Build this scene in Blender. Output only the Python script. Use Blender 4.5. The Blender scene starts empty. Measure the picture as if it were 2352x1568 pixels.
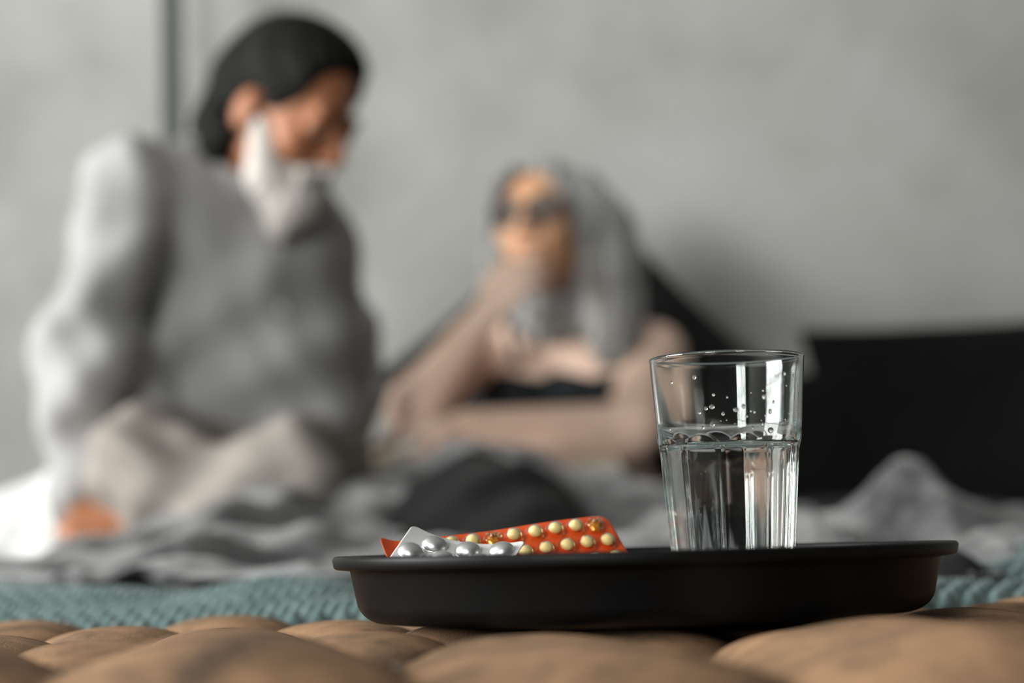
import bpy, math, random
import numpy as np
from mathutils import Vector, Matrix, Euler

rng = random.Random(7)
sc = bpy.context.scene
C = sc.collection

# ------------------------------------------------------------------ camera
E = 0.545                                   # eye height above the floor
F = 4436.0                                  # focal length in pixels of the 2352 px wide frame
PITCH, ROLL = math.radians(5.92), math.radians(-1.55)
cam_d = bpy.data.cameras.new('camera'); cam = bpy.data.objects.new('camera', cam_d); C.objects.link(cam)
cam_d.sensor_width = 36.0; cam_d.lens = F / 2352 * 36
CM = Matrix.Rotation(math.pi / 2 + PITCH, 3, 'X') @ Matrix.Rotation(ROLL, 3, 'Z')
cam.matrix_world = Matrix.Translation((0, 0, E)) @ CM.to_4x4()
cam_d.clip_start = 0.05
cam_d.dof.use_dof = True; cam_d.dof.focus_distance = 0.985; cam_d.dof.aperture_fstop = 3.7
sc.camera = cam

def P(px, py, Y):
    """world point at depth Y metres in front of the lens that the photograph shows at px, py"""
    d = CM @ Vector(((px - 1176) / F, -(py - 784) / F, -1))
    d *= Y / d.y
    return Vector((d.x, d.y, d.z + E))

# ------------------------------------------------------------------ world, lights, exposure
W = bpy.data.worlds.new('world'); sc.world = W; W.use_nodes = True
bg = W.node_tree.nodes['Background']; bg.inputs[0].default_value = (0.86, 0.94, 1.0, 1); bg.inputs[1].default_value = 1.0
def area(name, loc, rot, sx, sy, power, col):
    l = bpy.data.lights.new(name, 'AREA'); l.shape = 'RECTANGLE'; l.size = sx; l.size_y = sy; l.energy = power; l.color = col
    o = bpy.data.objects.new(name, l); C.objects.link(o); o.location = loc; o.rotation_euler = rot
    return o
# overcast daylight outside the left window; the second lamp is added frontal fill
area('window_daylight', (-4.25, 1.00, 1.80), (0, math.radians(-90), 0), 2.0, 2.5, 400, (1.0, 0.985, 0.96))
area('window_daylight', (-2.75, -4.25, 1.80), (math.radians(90), 0, 0), 1.8, 2.0, 285, (1.0, 0.985, 0.96))
sc.view_settings.view_transform = 'Standard'; sc.view_settings.look = 'None'
sc.view_settings.gamma = 1.0; sc.view_settings.use_curve_mapping = False
sc.view_settings.exposure = 0.66
sc.cycles.max_bounces = 20; sc.cycles.transmission_bounces = 20; sc.cycles.glossy_bounces = 8
sc.cycles.transparent_max_bounces = 16; sc.cycles.diffuse_bounces = 5
sc.cycles.use_denoising = True

# ------------------------------------------------------------------ materials
def mat(name, col, rough=0.7, metal=0.0, **kw):
    m = bpy.data.materials.new(name); m.use_nodes = True
    b = m.node_tree.nodes['Principled BSDF']
    b.inputs['Base Color'].default_value = (*col, 1); b.inputs['Roughness'].default_value = rough; b.inputs['Metallic'].default_value = metal
    for k, v in kw.items(): b.inputs[k.replace('_', ' ')].default_value = v
    return m
def N(m, t, **kw):
    n = m.node_tree.nodes.new(t)
    for k, v in kw.items(): setattr(n, k, v)
    return n
def matte(*names):
    for n in names: M[n].node_tree.nodes['Principled BSDF'].inputs['Specular IOR Level'].default_value = .08
def mottle(m, stops, scale=5.0, detail=4.0, rough=0.55, bump=0.0, bscale=None, bdist=0.01, coord='Object', stretch=None, dist=0.0):
    """procedural colour variation through a ramp, and fine relief"""
    nt = m.node_tree; b = nt.nodes['Principled BSDF']
    tc = N(m, 'ShaderNodeTexCoord'); src = tc.outputs[coord]
    if stretch:
        mp = N(m, 'ShaderNodeMapping'); mp.inputs['Scale'].default_value = stretch; nt.links.new(src, mp.inputs[0]); src = mp.outputs[0]
    no = N(m, 'ShaderNodeTexNoise'); no.inputs['Scale'].default_value = scale; no.inputs['Detail'].default_value = detail
    no.inputs['Roughness'].default_value = rough; no.inputs['Distortion'].default_value = dist
    nt.links.new(src, no.inputs['Vector'])
    r = N(m, 'ShaderNodeValToRGB'); e = r.color_ramp.elements
    while len(e) < len(stops): e.new(0.5)
    for el, (p, c) in zip(e, stops): el.position = p; el.color = (*c, 1)
    nt.links.new(no.outputs[0], r.inputs[0]); nt.links.new(r.outputs[0], b.inputs['Base Color'])
    if bump:
        n2 = N(m, 'ShaderNodeTexNoise'); n2.inputs['Scale'].default_value = bscale or scale * 4; n2.inputs['Detail'].default_value = 3
        nt.links.new(src, n2.inputs['Vector'])
        bp = N(m, 'ShaderNodeBump'); bp.inputs['Strength'].default_value = bump; bp.inputs['Distance'].default_value = bdist
        nt.links.new(n2.outputs[0], bp.inputs['Height']); nt.links.new(bp.outputs[0], b.inputs['Normal'])
    return m
M = {}
M['wall'] = mottle(mat('plaster', (.5, .5, .48), .9), [(.33, (.245, .248, .230)), (.5, (.315, .317, .300)), (.66, (.355, .355, .348))], 2.2, 5, .6, .15, 30)
M['dark_wall'] = mottle(mat('slate_paint', (.1, .1, .1), .9), [(.3, (.085, .088, .09)), (.7, (.12, .123, .125))], 2.2, 5)
M['ceiling'] = mottle(mat('ceiling_paint', (.7, .7, .69), .9), [(.4, (.42, .42, .42)), (.6, (.48, .48, .48))], 2)
M['floor'] = mottle(mat('floor_boards', (.2, .16, .12), .5), [(.35, (.14, .11, .085)), (.65, (.24, .19, .15))], 3, stretch=(1, 8, 1))
M['white_paint'] = mottle(mat('white_paint', (.75, .75, .74), .5), [(.3, (.72, .72, .71)), (.7, (.78, .78, .77))], 4)
M['black_frame'] = mottle(mat('black_steel', (.03, .03, .03), .5), [(.3, (.025, .027, .026)), (.7, (.04, .042, .04))], 9)
M['post'] = mottle(mat('painted_steel', (.06, .075, .072), .55), [(.3, (.014, .020, .0185)), (.7, (.021, .028, .0265))], 6)
M['tray'] = mottle(mat('black_enamel', (.012, .012, .0125), .42, **{'Specular_IOR_Level': .13}), [(.3, (.0026, .0027, .0028)), (.7, (.0038, .0039, .0040))], 20, bump=.02, bscale=400, bdist=.0005)
M['leather'] = mottle(mat('tan_nubuck', (.25, .16, .1), .85, **{'Specular_IOR_Level': .25}),
    [(.34, (.080, .056, .040)), (.44, (.165, .104, .063)), (.55, (.250, .150, .086)), (.68, (.310, .182, .106))], 24, 8, .68, .35, 900, .0012)
M['button'] = mottle(mat('leather_button', (.2, .12, .08), .8), [(.3, (.13, .08, .05)), (.7, (.24, .15, .1))], 60)
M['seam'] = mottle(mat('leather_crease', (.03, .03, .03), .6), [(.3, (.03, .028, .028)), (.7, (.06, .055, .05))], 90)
M['walnut'] = mottle(mat('dark_wood', (.05, .03, .02), .5), [(.3, (.04, .025, .018)), (.7, (.08, .05, .035))], 8, stretch=(1, 1, .1))
M['mattress'] = mottle(mat('mattress_ticking', (.4, .4, .4), .9), [(.3, (.36, .36, .37)), (.7, (.45, .45, .45))], 30)
M['charcoal'] = mottle(mat('charcoal_cotton', (.012, .012, .012), .9, **{'Sheen_Weight': .03}), [(.3, (.0045, .0047, .0045)), (.7, (.008, .0082, .008))], 5, bump=.2, bscale=12, bdist=.01)
M['pillow_grey'] = mottle(mat('slate_cotton', (.03, .032, .031), .9, **{'Sheen_Weight': .06}), [(.3, (.008, .0085, .008)), (.7, (.014, .0145, .014))], 5, bump=.2, bscale=12, bdist=.01)
M['white_linen'] = mottle(mat('white_linen', (.75, .75, .73), .9), [(.3, (.50, .50, .49)), (.7, (.60, .60, .595))], 6, bump=.3, bscale=20, bdist=.01)
M['wool'] = mottle(mat('grey_mohair', (.1, .1, .1), .95, **{'Sheen_Weight': .35, 'Sheen_Roughness': .5}),
    [(.38, (.004, .0042, .0042)), (.5, (.018, .018, .0185)), (.65, (.105, .105, .108))], 30, 8, .72, .5, 260, .005)
M['teal'] = mottle(mat('teal_yarn', (.15, .25, .25), .9, **{'Sheen_Weight': .3}), [(.3, (.055, .095, .093)), (.7, (.115, .165, .162))], 30, 4, .6, .5, 400, .002)
M['skin_man'] = mottle(mat('weathered_skin', (.42, .19, .1), .55, **{'Subsurface_Weight': .08, 'Subsurface_Scale': .01}), [(.3, (.25, .092, .038)), (.7, (.33, .130, .060))], 9)
M['skin_woman'] = mottle(mat('pale_skin', (.6, .4, .3), .55, **{'Subsurface_Weight': .08, 'Subsurface_Scale': .01}), [(.3, (.68, .47, .36)), (.7, (.78, .57, .46))], 8)
M['shirt'] = mottle(mat('grey_shirt_linen', (.35, .35, .35), .9), [(.3, (.25, .248, .245)), (.7, (.335, .332, .332))], 14, bump=.25, bscale=25, bdist=.01)
M['trousers'] = mottle(mat('cream_trousers', (.5, .47, .42), .9), [(.3, (.20, .18, .16)), (.7, (.27, .245, .222))], 10, bump=.25, bscale=25, bdist=.01)
M['belt'] = mottle(mat('black_belt', (.02, .02, .02), .5), [(.3, (.015, .015, .015)), (.7, (.03, .03, .03))], 40)
M['hair_dark'] = mottle(mat('dark_greying_hair', (.02, .02, .02), .7), [(.38, (.003, .003, .0028)), (.6, (.009, .009, .0078)), (.75, (.035, .035, .030))], 18, 6, bump=.6, bscale=200, bdist=.003, stretch=(1, 1, .25))
M['beard'] = mottle(mat('white_beard', (.5, .47, .44), .9), [(.3, (.38, .35, .32)), (.7, (.58, .55, .52))], 60, bump=.6, bscale=260, bdist=.003, stretch=(1, 1, .3))
M['hair_grey'] = mottle(mat('silver_hair', (.3, .3, .29), .75), [(.35, (.13, .13, .12)), (.55, (.26, .26, .25)), (.7, (.40, .40, .39))], 24, 6, bump=.6, bscale=200, bdist=.003, stretch=(1, 1, .2))
M['tank'] = mottle(mat('charcoal_jersey', (.02, .024, .026), .9), [(.3, (.014, .017, .018)), (.7, (.03, .035, .037))], 12, bump=.2, bscale=30)
M['glasses'] = mottle(mat('dark_acetate', (.02, .02, .02), .25), [(.3, (.012, .015, .016)), (.7, (.03, .035, .04))], 50)
M['eye_white'] = mottle(mat('eye_white', (.7, .68, .65), .3), [(.3, (.66, .64, .62)), (.7, (.74, .72, .7))], 60)
M['iris'] = mottle(mat('dark_iris', (.02, .015, .01), .2), [(.3, (.015, .012, .01)), (.7, (.04, .03, .02))], 300)
M['lips'] = mottle(mat('lip_skin', (.35, .12, .08), .5), [(.3, (.30, .10, .07)), (.7, (.38, .14, .1))], 60)
M['paper'] = mottle(mat('cream_paper', (.62, .58, .46), .8), [(.3, (.56, .52, .41)), (.7, (.64, .60, .49))], 12)
M['book_cover'] = mottle(mat('book_cover', (.1, .1, .1), .6), [(.3, (.08, .08, .075)), (.7, (.13, .12, .11))], 12)
M['tablet'] = mottle(mat('cream_tablet', (.72, .68, .48), .5), [(.3, (.66, .62, .42)), (.7, (.76, .73, .55))], 300)

matte('charcoal', 'pillow_grey', 'hair_dark', 'tank', 'wool', 'shirt', 'trousers', 'teal', 'leather', 'wall')
M['hair_dark'].node_tree.nodes['Principled BSDF'].inputs['Specular IOR Level'].default_value = .12
def glassy(name, ior, col=(1, 1, 1), rough=0.0):
    m = bpy.data.materials.new(name); m.use_nodes = True; nt = m.node_tree; nt.nodes.clear()
    o = nt.nodes.new('ShaderNodeOutputMaterial'); g = nt.nodes.new('ShaderNodeBsdfGlass')
    g.inputs['Color'].default_value = (*col, 1); g.inputs['IOR'].default_value = ior; g.inputs['Roughness'].default_value = rough
    nt.links.new(g.outputs[0], o.inputs[0]); return m
M['glass'] = glassy('clear_glass', 1.51, (.985, .995, .99))
M['water'] = glassy('water', 1.333)

def thin_shell(name, tint, rough, fac):
    m = bpy.data.materials.new(name); m.use_nodes = True; nt = m.node_tree; nt.nodes.clear()
    o = nt.nodes.new('ShaderNodeOutputMaterial'); mx = nt.nodes.new('ShaderNodeMixShader')
    t = nt.nodes.new('ShaderNodeBsdfTransparent'); t.inputs[0].default_value = (*tint, 1)
    g = nt.nodes.new('ShaderNodeBsdfGlossy'); g.inputs['Roughness'].default_value = rough
    fr = nt.nodes.new('ShaderNodeLayerWeight'); fr.inputs[0].default_value = fac
    nt.links.new(fr.outputs['Fresnel'], mx.inputs[0]); nt.links.new(t.outputs[0], mx.inputs[1]); nt.links.new(g.outputs[0], mx.inputs[2])
    nt.links.new(mx.outputs[0], o.inputs[0]); return m
M['pane'] = thin_shell('window_glass', (.97, .98, .98), 0.0, .25)
M['amber_dome'] = thin_shell('amber_plastic', (1.0, .91, .70), .08, .14)

def foil(name, cols, metal, rough, coat, scale=900):
    """pressed blister foil: fine cross-hatched knurl on UV"""
    m = mat(name, cols[0], rough, metal, **{'Coat_Weight': coat, 'Coat_Roughness': .06}); nt = m.node_tree; b = nt.nodes['Principled BSDF']
    tc = N(m, 'ShaderNodeTexCoord'); heights = []
    for ang in (45, -45):
        mp = N(m, 'ShaderNodeMapping'); mp.inputs['Rotation'].default_value = (0, 0, math.radians(ang)); nt.links.new(tc.outputs['UV'], mp.inputs[0])
        wv = N(m, 'ShaderNodeTexWave'); wv.inputs['Scale'].default_value = scale; nt.links.new(mp.outputs[0], wv.inputs['Vector']); heights.append(wv)
    ad = N(m, 'ShaderNodeMath', operation='ADD'); nt.links.new(heights[0].outputs['Fac'], ad.inputs[0]); nt.links.new(heights[1].outputs['Fac'], ad.inputs[1])
    bp = N(m, 'ShaderNodeBump'); bp.inputs['Strength'].default_value = .6; bp.inputs['Distance'].default_value = .0003
    nt.links.new(ad.outputs[0], bp.inputs['Height']); nt.links.new(bp.outputs[0], b.inputs['Normal'])
    no = N(m, 'ShaderNodeTexNoise'); no.inputs['Scale'].default_value = 60; nt.links.new(tc.outputs['UV'], no.inputs['Vector'])
    mx = N(m, 'ShaderNodeMix', data_type='RGBA'); mx.inputs[6].default_value = (*cols[0], 1); mx.inputs[7].default_value = (*cols[1], 1)
    nt.links.new(no.outputs[0], mx.inputs[0]); nt.links.new(mx.outputs[2], b.inputs['Base Color'])
    return m
M['silver_foil'] = foil('silver_foil', [(.62, .62, .62), (.72, .72, .71)], .45, .40, .1)
M['silver_dome'] = foil('silver_dome_foil', [(.50, .50, .51), (.58, .58, .58)], .95, .35, .6, 20)
M['orange_foil'] = foil('orange_foil', [(.86, .060, .001), (.92, .13, .003)], .0, .5, .0)
M['orange_crumple'] = foil('crumpled_amber', [(.75, .25, .02), (.9, .5, .12)], .35, .15, .8, 20)

# ------------------------------------------------------------------ object helpers
def tag(o, label=None, cat=None, group=None, kind=None):
    for k, v in (('label', label), ('category', cat), ('group', group), ('kind', kind)):
        if v: o[k] = v
    return o
def empty(name, loc, label, cat, group=None):
    o = bpy.data.objects.new(name, None); C.objects.link(o); o.location = loc; o.empty_display_size = .02
    return tag(o, label, cat, group)
def link(name, me, m, parent=None):
    if not me.materials: me.materials.append(m)
    o = bpy.data.objects.new(name, me); C.objects.link(o)
    if parent is not None:
        o.parent = parent
        a = parent; off = Vector((0, 0, 0))
        while a is not None: off += a.location; a = a.parent
        o.location = -off                      # meshes are given in world coordinates
    return o
def mesh(name, v, f, m, parent=None, smooth=True, uv=None):
    me = bpy.data.meshes.new(name)
    v = np.asarray(v, dtype=np.float32)
    if isinstance(f, np.ndarray):
        n, k = f.shape
        me.vertices.add(len(v)); me.vertices.foreach_set('co', v.ravel())
        me.loops.add(n * k); me.loops.foreach_set('vertex_index', f.astype(np.int32).ravel())
        me.polygons.add(n); me.polygons.foreach_set('loop_start', np.arange(0, n * k, k, dtype=np.int32)); me.polygons.foreach_set('loop_total', np.full(n, k, dtype=np.int32))
        me.update(calc_edges=True)
    else:
        me.from_pydata([tuple(map(float, p)) for p in v], [], f)
    me.validate(); me.update()
    if smooth: me.polygons.foreach_set('use_smooth', np.ones(len(me.polygons), dtype=bool))
    if uv is not None:
        l = me.uv_layers.new(name='UVMap'); idx = np.zeros(len(me.loops), dtype=np.int32); me.loops.foreach_get('vertex_index', idx)
        l.data.foreach_set('uv', np.asarray(uv, dtype=np.float32)[idx].ravel())
    return link(name, me, m, parent)
def box(name, lo, hi, m, parent=None, bev=0.0):
    import bmesh
    bm = bmesh.new(); bmesh.ops.create_cube(bm, size=1)
    for v in bm.verts: v.co = Vector([(lo[i] + hi[i]) / 2 + v.co[i] * (hi[i] - lo[i]) for i in range(3)])
    if bev: bmesh.ops.bevel(bm, geom=bm.edges[:], offset=bev, segments=2, affect='EDGES', profile=.5)
    me = bpy.data.meshes.new(name); bm.to_mesh(me); bm.free()
    return link(name, me, m, parent)
def grid_faces(nx, ny, off=0, flip=False, wrap=False):
    i, j = np.meshgrid(np.arange(nx if wrap else nx - 1), np.arange(ny - 1), indexing='ij'); i2 = (i + 1) % nx
    f = np.stack([i * ny + j, i2 * ny + j, i2 * ny + j + 1, i * ny + j + 1], -1).reshape(-1, 4) + off
    return f[:, ::-1] if flip else f
def sheet(name, X, Y, Z, th, m, parent=None, D=None):
    """closed cloth or pad: an upper surface grid, the same grid th lower, and walls round the border"""
    nx, ny = X.shape; top = np.stack([X, Y, Z], -1).reshape(-1, 3)
    bot = np.stack([X, Y, Z - th], -1).reshape(-1, 3); n = nx * ny
    f = [grid_faces(nx, ny), grid_faces(nx, ny, n, True)]
    ring = [(i, 0) for i in range(nx)] + [(nx - 1, j) for j in range(1, ny)] + [(i, ny - 1) for i in range(nx - 2, -1, -1)] + [(0, j) for j in range(ny - 2, 0, -1)]
    r = np.array([a * ny + b for a, b in ring]); r2 = np.roll(r, -1)
    f.append(np.stack([r2, r, r + n, r2 + n], -1))
    return mesh(name, np.concatenate([top, bot]), np.concatenate(f), m, parent)
def lathe_mesh(name, prof, n, m, parent=None, cx=0, cy=0, close=True):
    a = np.linspace(0, 2 * math.pi, n, endpoint=False); k = len(prof); p = np.array(prof)
    v = np.stack([cx + np.cos(a)[:, None] * p[None, :, 0], cy + np.sin(a)[:, None] * p[None, :, 0], np.broadcast_to(p[None, :, 1], (n, k))], -1).reshape(-1, 3)
    return mesh(name, v, grid_faces(n, k, 0, False, True), m, parent)
def tube(name, pts, r, m, parent=None, n=10, closed=False):
    pts = [Vector(p) for p in pts]; k = len(pts); V = []
    rr = r if isinstance(r, (list, tuple)) else [r] * k
    for i, p in enumerate(pts):
        t = (pts[(i + 1) % k] - pts[i - 1]) if closed else (pts[min(i + 1, k - 1)] - pts[max(i - 1, 0)])
        t.normalize(); s = t.cross(Vector((0.13, 0.2, .97)));
        if s.length < .1: s = t.cross(Vector((1, 0, 0)))
        s.normalize(); q = t.cross(s)
        for a in range(n):
            th = 2 * math.pi * a / n; V.append(p + (s * math.cos(th) + q * math.sin(th)) * rr[i])
    f = [(i * n + a, i * n + (a + 1) % n, ((i + 1) % k) * n + (a + 1) % n, ((i + 1) % k) * n + a) for i in range(k if closed else k - 1) for a in range(n)]
    if not closed: f += [tuple(range(n - 1, -1, -1)), tuple((k - 1) * n + a for a in range(n))]
    return mesh(name, V, f, m, parent)
def ball(name, c, r, m, parent=None, n=16, frame=None):
    r = (r,) * 3 if not isinstance(r, (tuple, list)) else r; V = []; h = n // 2
    fr = frame or (Vector((1, 0, 0)), Vector((0, 1, 0)), Vector((0, 0, 1)))
    for i in range(n):
        for j in range(h + 1):
            a, b = 2 * math.pi * i / n, math.pi * j / h - math.pi / 2
            b = max(min(b, math.pi / 2 - .02), -math.pi / 2 + .02)
            q = (r[0] * math.cos(a) * math.cos(b), r[1] * math.sin(a) * math.cos(b), r[2] * math.sin(b))
            V.append(Vector(c) + fr[0] * q[0] + fr[1] * q[1] + fr[2] * q[2])
    f = grid_faces(n, h + 1, 0, False, True).tolist()
    f += [tuple(i * (h + 1) for i in range(n))[::-1], tuple(i * (h + 1) + h for i in range(n))]
    return mesh(name, V, f, m, parent)

# --- signed-distance sculpting: rounded cones and ellipsoids blended into one surface
class Sculpt:
    def __init__(s, lo, hi, vox):
        s.vox = vox; s.lo = np.array(lo, dtype=np.float32)
        s.n = np.ceil((np.array(hi) - np.array(lo)) / vox).astype(int) + 1
        s.ax = [s.lo[i] + vox * np.arange(s.n[i], dtype=np.float32) for i in range(3)]
        s.Fd = np.full(s.n, .1, dtype=np.float32)
    def _win(s, lo, hi, m):
        a = [max(0, int((lo[i] - m - s.lo[i]) / s.vox)) for i in range(3)]
        b = [min(int(s.n[i]), int((hi[i] + m - s.lo[i]) / s.vox) + 2) for i in range(3)]
        if any(b[i] <= a[i] for i in range(3)): return None
        sl = tuple(slice(a[i], b[i]) for i in range(3))
        return sl, [g.astype(np.float32) for g in np.meshgrid(*[s.ax[i][sl[i]] for i in range(3)], indexing='ij', sparse=True)]
    def _mix(s, sl, d, k, sub):
        A = s.Fd[sl]
        if sub:
            h = np.maximum(k - np.abs(A + d), 0) / k; s.Fd[sl] = np.maximum(A, -d) + h * h * k * .25
        else:
            h = np.maximum(k - np.abs(A - d), 0) / k; s.Fd[sl] = np.minimum(A, d) - h * h * k * .25
    def cone(s, a, b, ra, rb, k=.02, flat=None, sub=False):
        a, b = np.array(a), np.array(b); R = max(ra, rb)
        w = s._win(np.minimum(a, b) - R, np.maximum(a, b) + R, .05)
        if w is None: return
        sl, (X, Y, Z) = w; ba = b - a; L = float(ba @ ba) + 1e-9
        px, py, pz = X - a[0], Y - a[1], Z - a[2]
        h = np.clip((px * ba[0] + py * ba[1] + pz * ba[2]) / L, 0, 1)
        qx, qy, qz = px - h * ba[0], py - h * ba[1], pz - h * ba[2]
        if flat is not None:                       # flat = (unit normal, factor): thinner along that normal
            nn, fac = flat; t = (qx * nn[0] + qy * nn[1] + qz * nn[2]) * (1 / fac - 1)
            qx, qy, qz = qx + t * nn[0], qy + t * nn[1], qz + t * nn[2]
        d = np.sqrt(qx * qx + qy * qy + qz * qz) - (ra + (rb - ra) * h)
        if flat is not None: d = d * flat[1] ** .5
        s._mix(sl, d, k, sub)
    def ell(s, c, r, fr=None, k=.02, sub=False):
        c = np.array(c); R = max(r); w = s._win(c - R, c + R, .05)
        if w is None: return
        sl, (X, Y, Z) = w; x, y, z = X - c[0], Y - c[1], Z - c[2]
        if fr is not None: x, y, z = [x * a[0] + y * a[1] + z * a[2] for a in fr]
        k0 = np.sqrt((x / r[0]) ** 2 + (y / r[1]) ** 2 + (z / r[2]) ** 2); k1 = np.sqrt((x / r[0] ** 2) ** 2 + (y / r[1] ** 2) ** 2 + (z / r[2] ** 2) ** 2) + 1e-6
        s._mix(sl, k0 * (k0 - 1) / k1, k, sub)
    def warp(s, fn): s.Fd += fn(*np.meshgrid(*s.ax, indexing='ij', sparse=True)).astype(np.float32) * (np.abs(s.Fd) < .06)
    def cut(s, p, n):                               # keep the side the normal points away from
        X, Y, Z = np.meshgrid(*s.ax, indexing='ij', sparse=True)
        s.Fd = np.maximum(s.Fd, ((X - p[0]) * n[0] + (Y - p[1]) * n[1] + (Z - p[2]) * n[2]).astype(np.float32))
    def out(s, name, m, parent=None):
        Fd = s.Fd; Fd[0], Fd[-1] = .05, .05; Fd[:, 0], Fd[:, -1] = .05, .05; Fd[:, :, 0], Fd[:, :, -1] = .05, .05
        I = Fd < 0; nx, ny, nz = Fd.shape
        cnt = np.zeros((nx - 1, ny - 1, nz - 1), dtype=np.int8)
        for a in (0, 1):
            for b in (0, 1):
                for c in (0, 1): cnt += I[a:nx - 1 + a, b:ny - 1 + b, c:nz - 1 + c]
        act = np.argwhere((cnt > 0) & (cnt < 8)); idx = np.full(cnt.shape, -1, dtype=np.int64); idx[tuple(act.T)] = np.arange(len(act))
        acc = np.zeros((len(act), 3)); num = np.zeros(len(act))
        cs = [(a, b, c) for a in (0, 1) for b in (0, 1) for c in (0, 1)]
        for p in cs:
            for ax in range(3):
                if p[ax]: continue
                q = list(p); q[ax] = 1
                f0 = Fd[tuple((act + p).T)]; f1 = Fd[tuple((act + q).T)]; mk = (f0 < 0) != (f1 < 0)
                t = np.where(mk, f0 / np.where(mk, f0 - f1, 1), 0)
                pt = np.tile(np.array(p, dtype=float), (len(act), 1)); pt[:, ax] += t
                acc += pt * mk[:, None]; num += mk
        V = s.lo + (act + acc / num[:, None]) * s.vox; Q = []
        for ax in range(3):
            u, w = [(1, 2), (2, 0), (0, 1)][ax]
            sh = list(Fd.shape); sh[ax] -= 1
            A = I[tuple(slice(0, sh[i]) for i in range(3))]; sl = [slice(0, sh[i]) for i in range(3)]; sl[ax] = slice(1, sh[ax] + 1); B = I[tuple(sl)]
            e = np.argwhere(A != B); e = e[(e[:, u] > 0) & (e[:, w] > 0) & (e[:, u] < Fd.shape[u] - 1) & (e[:, w] < Fd.shape[w] - 1)]
            du = np.zeros(3, dtype=int); du[u] = 1; dw = np.zeros(3, dtype=int); dw[w] = 1
            q = np.stack([idx[tuple((e - du - dw).T)], idx[tuple((e - dw).T)], idx[tuple(e.T)], idx[tuple((e - du).T)]], -1)
            rev = ~A[tuple(e.T)]; q[rev] = q[rev][:, ::-1]; Q.append(q)
        return mesh(name, V, np.concatenate(Q), m, parent)

def smooth01(t): t = np.clip(t, 0, 1); return t * t * (3 - 2 * t)
def vnoise(X, Y, sc_, seed=0):
    """smooth cheap noise from a few rotated sines"""
    r = random.Random(seed); out = 0
    for k in range(5):
        a = r.uniform(0, 6.28); f = sc_ * r.uniform(.6, 1.6); out = out + np.sin(X * math.cos(a) * f + Y * math.sin(a) * f + r.uniform(0, 6.28))
    return out / 5

# ------------------------------------------------------------------ the room
XL, XR, YF, YB, ZC = -4.0, 3.4, -4.0, 3.85, 2.9
tag(box('floor', (XL, YF, -.05), (XR, YB, 0), M['floor']), kind='structure')
tag(box('ceiling', (XL, YF, ZC), (XR, YB, ZC + .05), M['ceiling']), kind='structure')
tag(box('wall_back', (XL - .1, YB, 0), (XR + .1, YB + .1, ZC), M['wall']), kind='structure')
tag(box('wall_right', (XR, YF, 0), (XR + .1, YB, ZC), M['dark_wall']), kind='structure')
wins = [(-.25, 2.25)]; Z0, Z1 = .8, 2.7
def multi_box(name, boxes, m):
    V, Fc = [], []
    for lo, hi in boxes:
        n = len(V); V += [(x, y, z) for x in (lo[0], hi[0]) for y in (lo[1], hi[1]) for z in (lo[2], hi[2])]
        Fc += [tuple(n + q for q in f) for f in ((0, 1, 3, 2), (4, 6, 7, 5), (0, 4, 5, 1), (2, 3, 7, 6), (0, 2, 6, 4), (1, 5, 7, 3))]
    return mesh(name, V, Fc, m, None, False)
WA, WB = wins[0]
tag(multi_box('wall_left', [((XL - .1, YF, 0), (XL, YB, Z0)), ((XL - .1, YF, Z1), (XL, YB, ZC)), ((XL - .1, YF, Z0), (XL, WA, Z1)), ((XL - .1, WB, Z0), (XL, YB, Z1))], M['wall']), kind='structure')
FA, FB = -3.65, -1.85
tag(multi_box('wall_front', [((XL - .1, YF - .1, 0), (XR + .1, YF, Z0)), ((XL - .1, YF - .1, Z1), (XR + .1, YF, ZC)), ((XL - .1, YF - .1, Z0), (FA, YF, Z1)), ((FB, YF - .1, Z0), (XR + .1, YF, Z1))], M['dark_wall']), kind='structure')
def window(n, a, b, put):
    """put(along, out, z) gives the world point: along the wall, depth into it (0 inner face), height"""
    def bx(a0, a1, d0, d1, z0, z1):
        p, q = put(a0, d0, z0), put(a1, d1, z1); return tuple(min(p[i], q[i]) for i in range(3)), tuple(max(p[i], q[i]) for i in range(3))
    w = bpy.data.objects.new('window_%d' % n, None); C.objects.link(w); w.location = put((a + b) / 2, .05, Z0); tag(w, kind='structure')
    o = multi_box('window_frame', [bx(a, a + .06, .01, .09, Z0, Z1), bx(b - .06, b, .01, .09, Z0, Z1), bx(a + .06, b - .06, .01, .09, Z0, Z0 + .06), bx(a + .06, b - .06, .01, .09, Z1 - .06, Z1)], M['black_frame'])
    o.parent = w; o.location = -w.location
    for k in range(1, 4):
        y = a + (b - a) * k / 4; box('mullion', *bx(y - .02, y + .02, .03, .07, Z0 + .06, Z1 - .06), M['black_frame'], w)
    for k in range(1, 3):
        z = Z0 + (Z1 - Z0) * k / 3; box('transom', *bx(a + .06, b - .06, .032, .068, z - .018, z + .018), M['black_frame'], w)
    for i in range(4):
        for k in range(3):
            z0, z1 = Z0 + (Z1 - Z0) * k / 3 + .018, Z0 + (Z1 - Z0) * (k + 1) / 3 - .018
            box('pane', *bx(a + (b - a) * i / 4 + .02, a + (b - a) * (i + 1) / 4 - .02, .048, .052, z0, z1), M['pane'], w)
    box('window_sill', *bx(a - .05, b + .05, -.14, .01, Z0 - .03, Z0), M['white_paint'], w)
for wi, (a, b) in enumerate(wins): window(wi + 1, a, b, lambda t, d, z: Vector((XL - d, t, z)))
window(2, FA, FB, lambda t, d, z: Vector((t, YF - d, z)))  # unseen window behind the camera, added for the fill light
tag(box('baseboard_back', (XL, YB - .015, 0), (XR, YB, .1), M['white_paint']), kind='structure')

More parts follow.
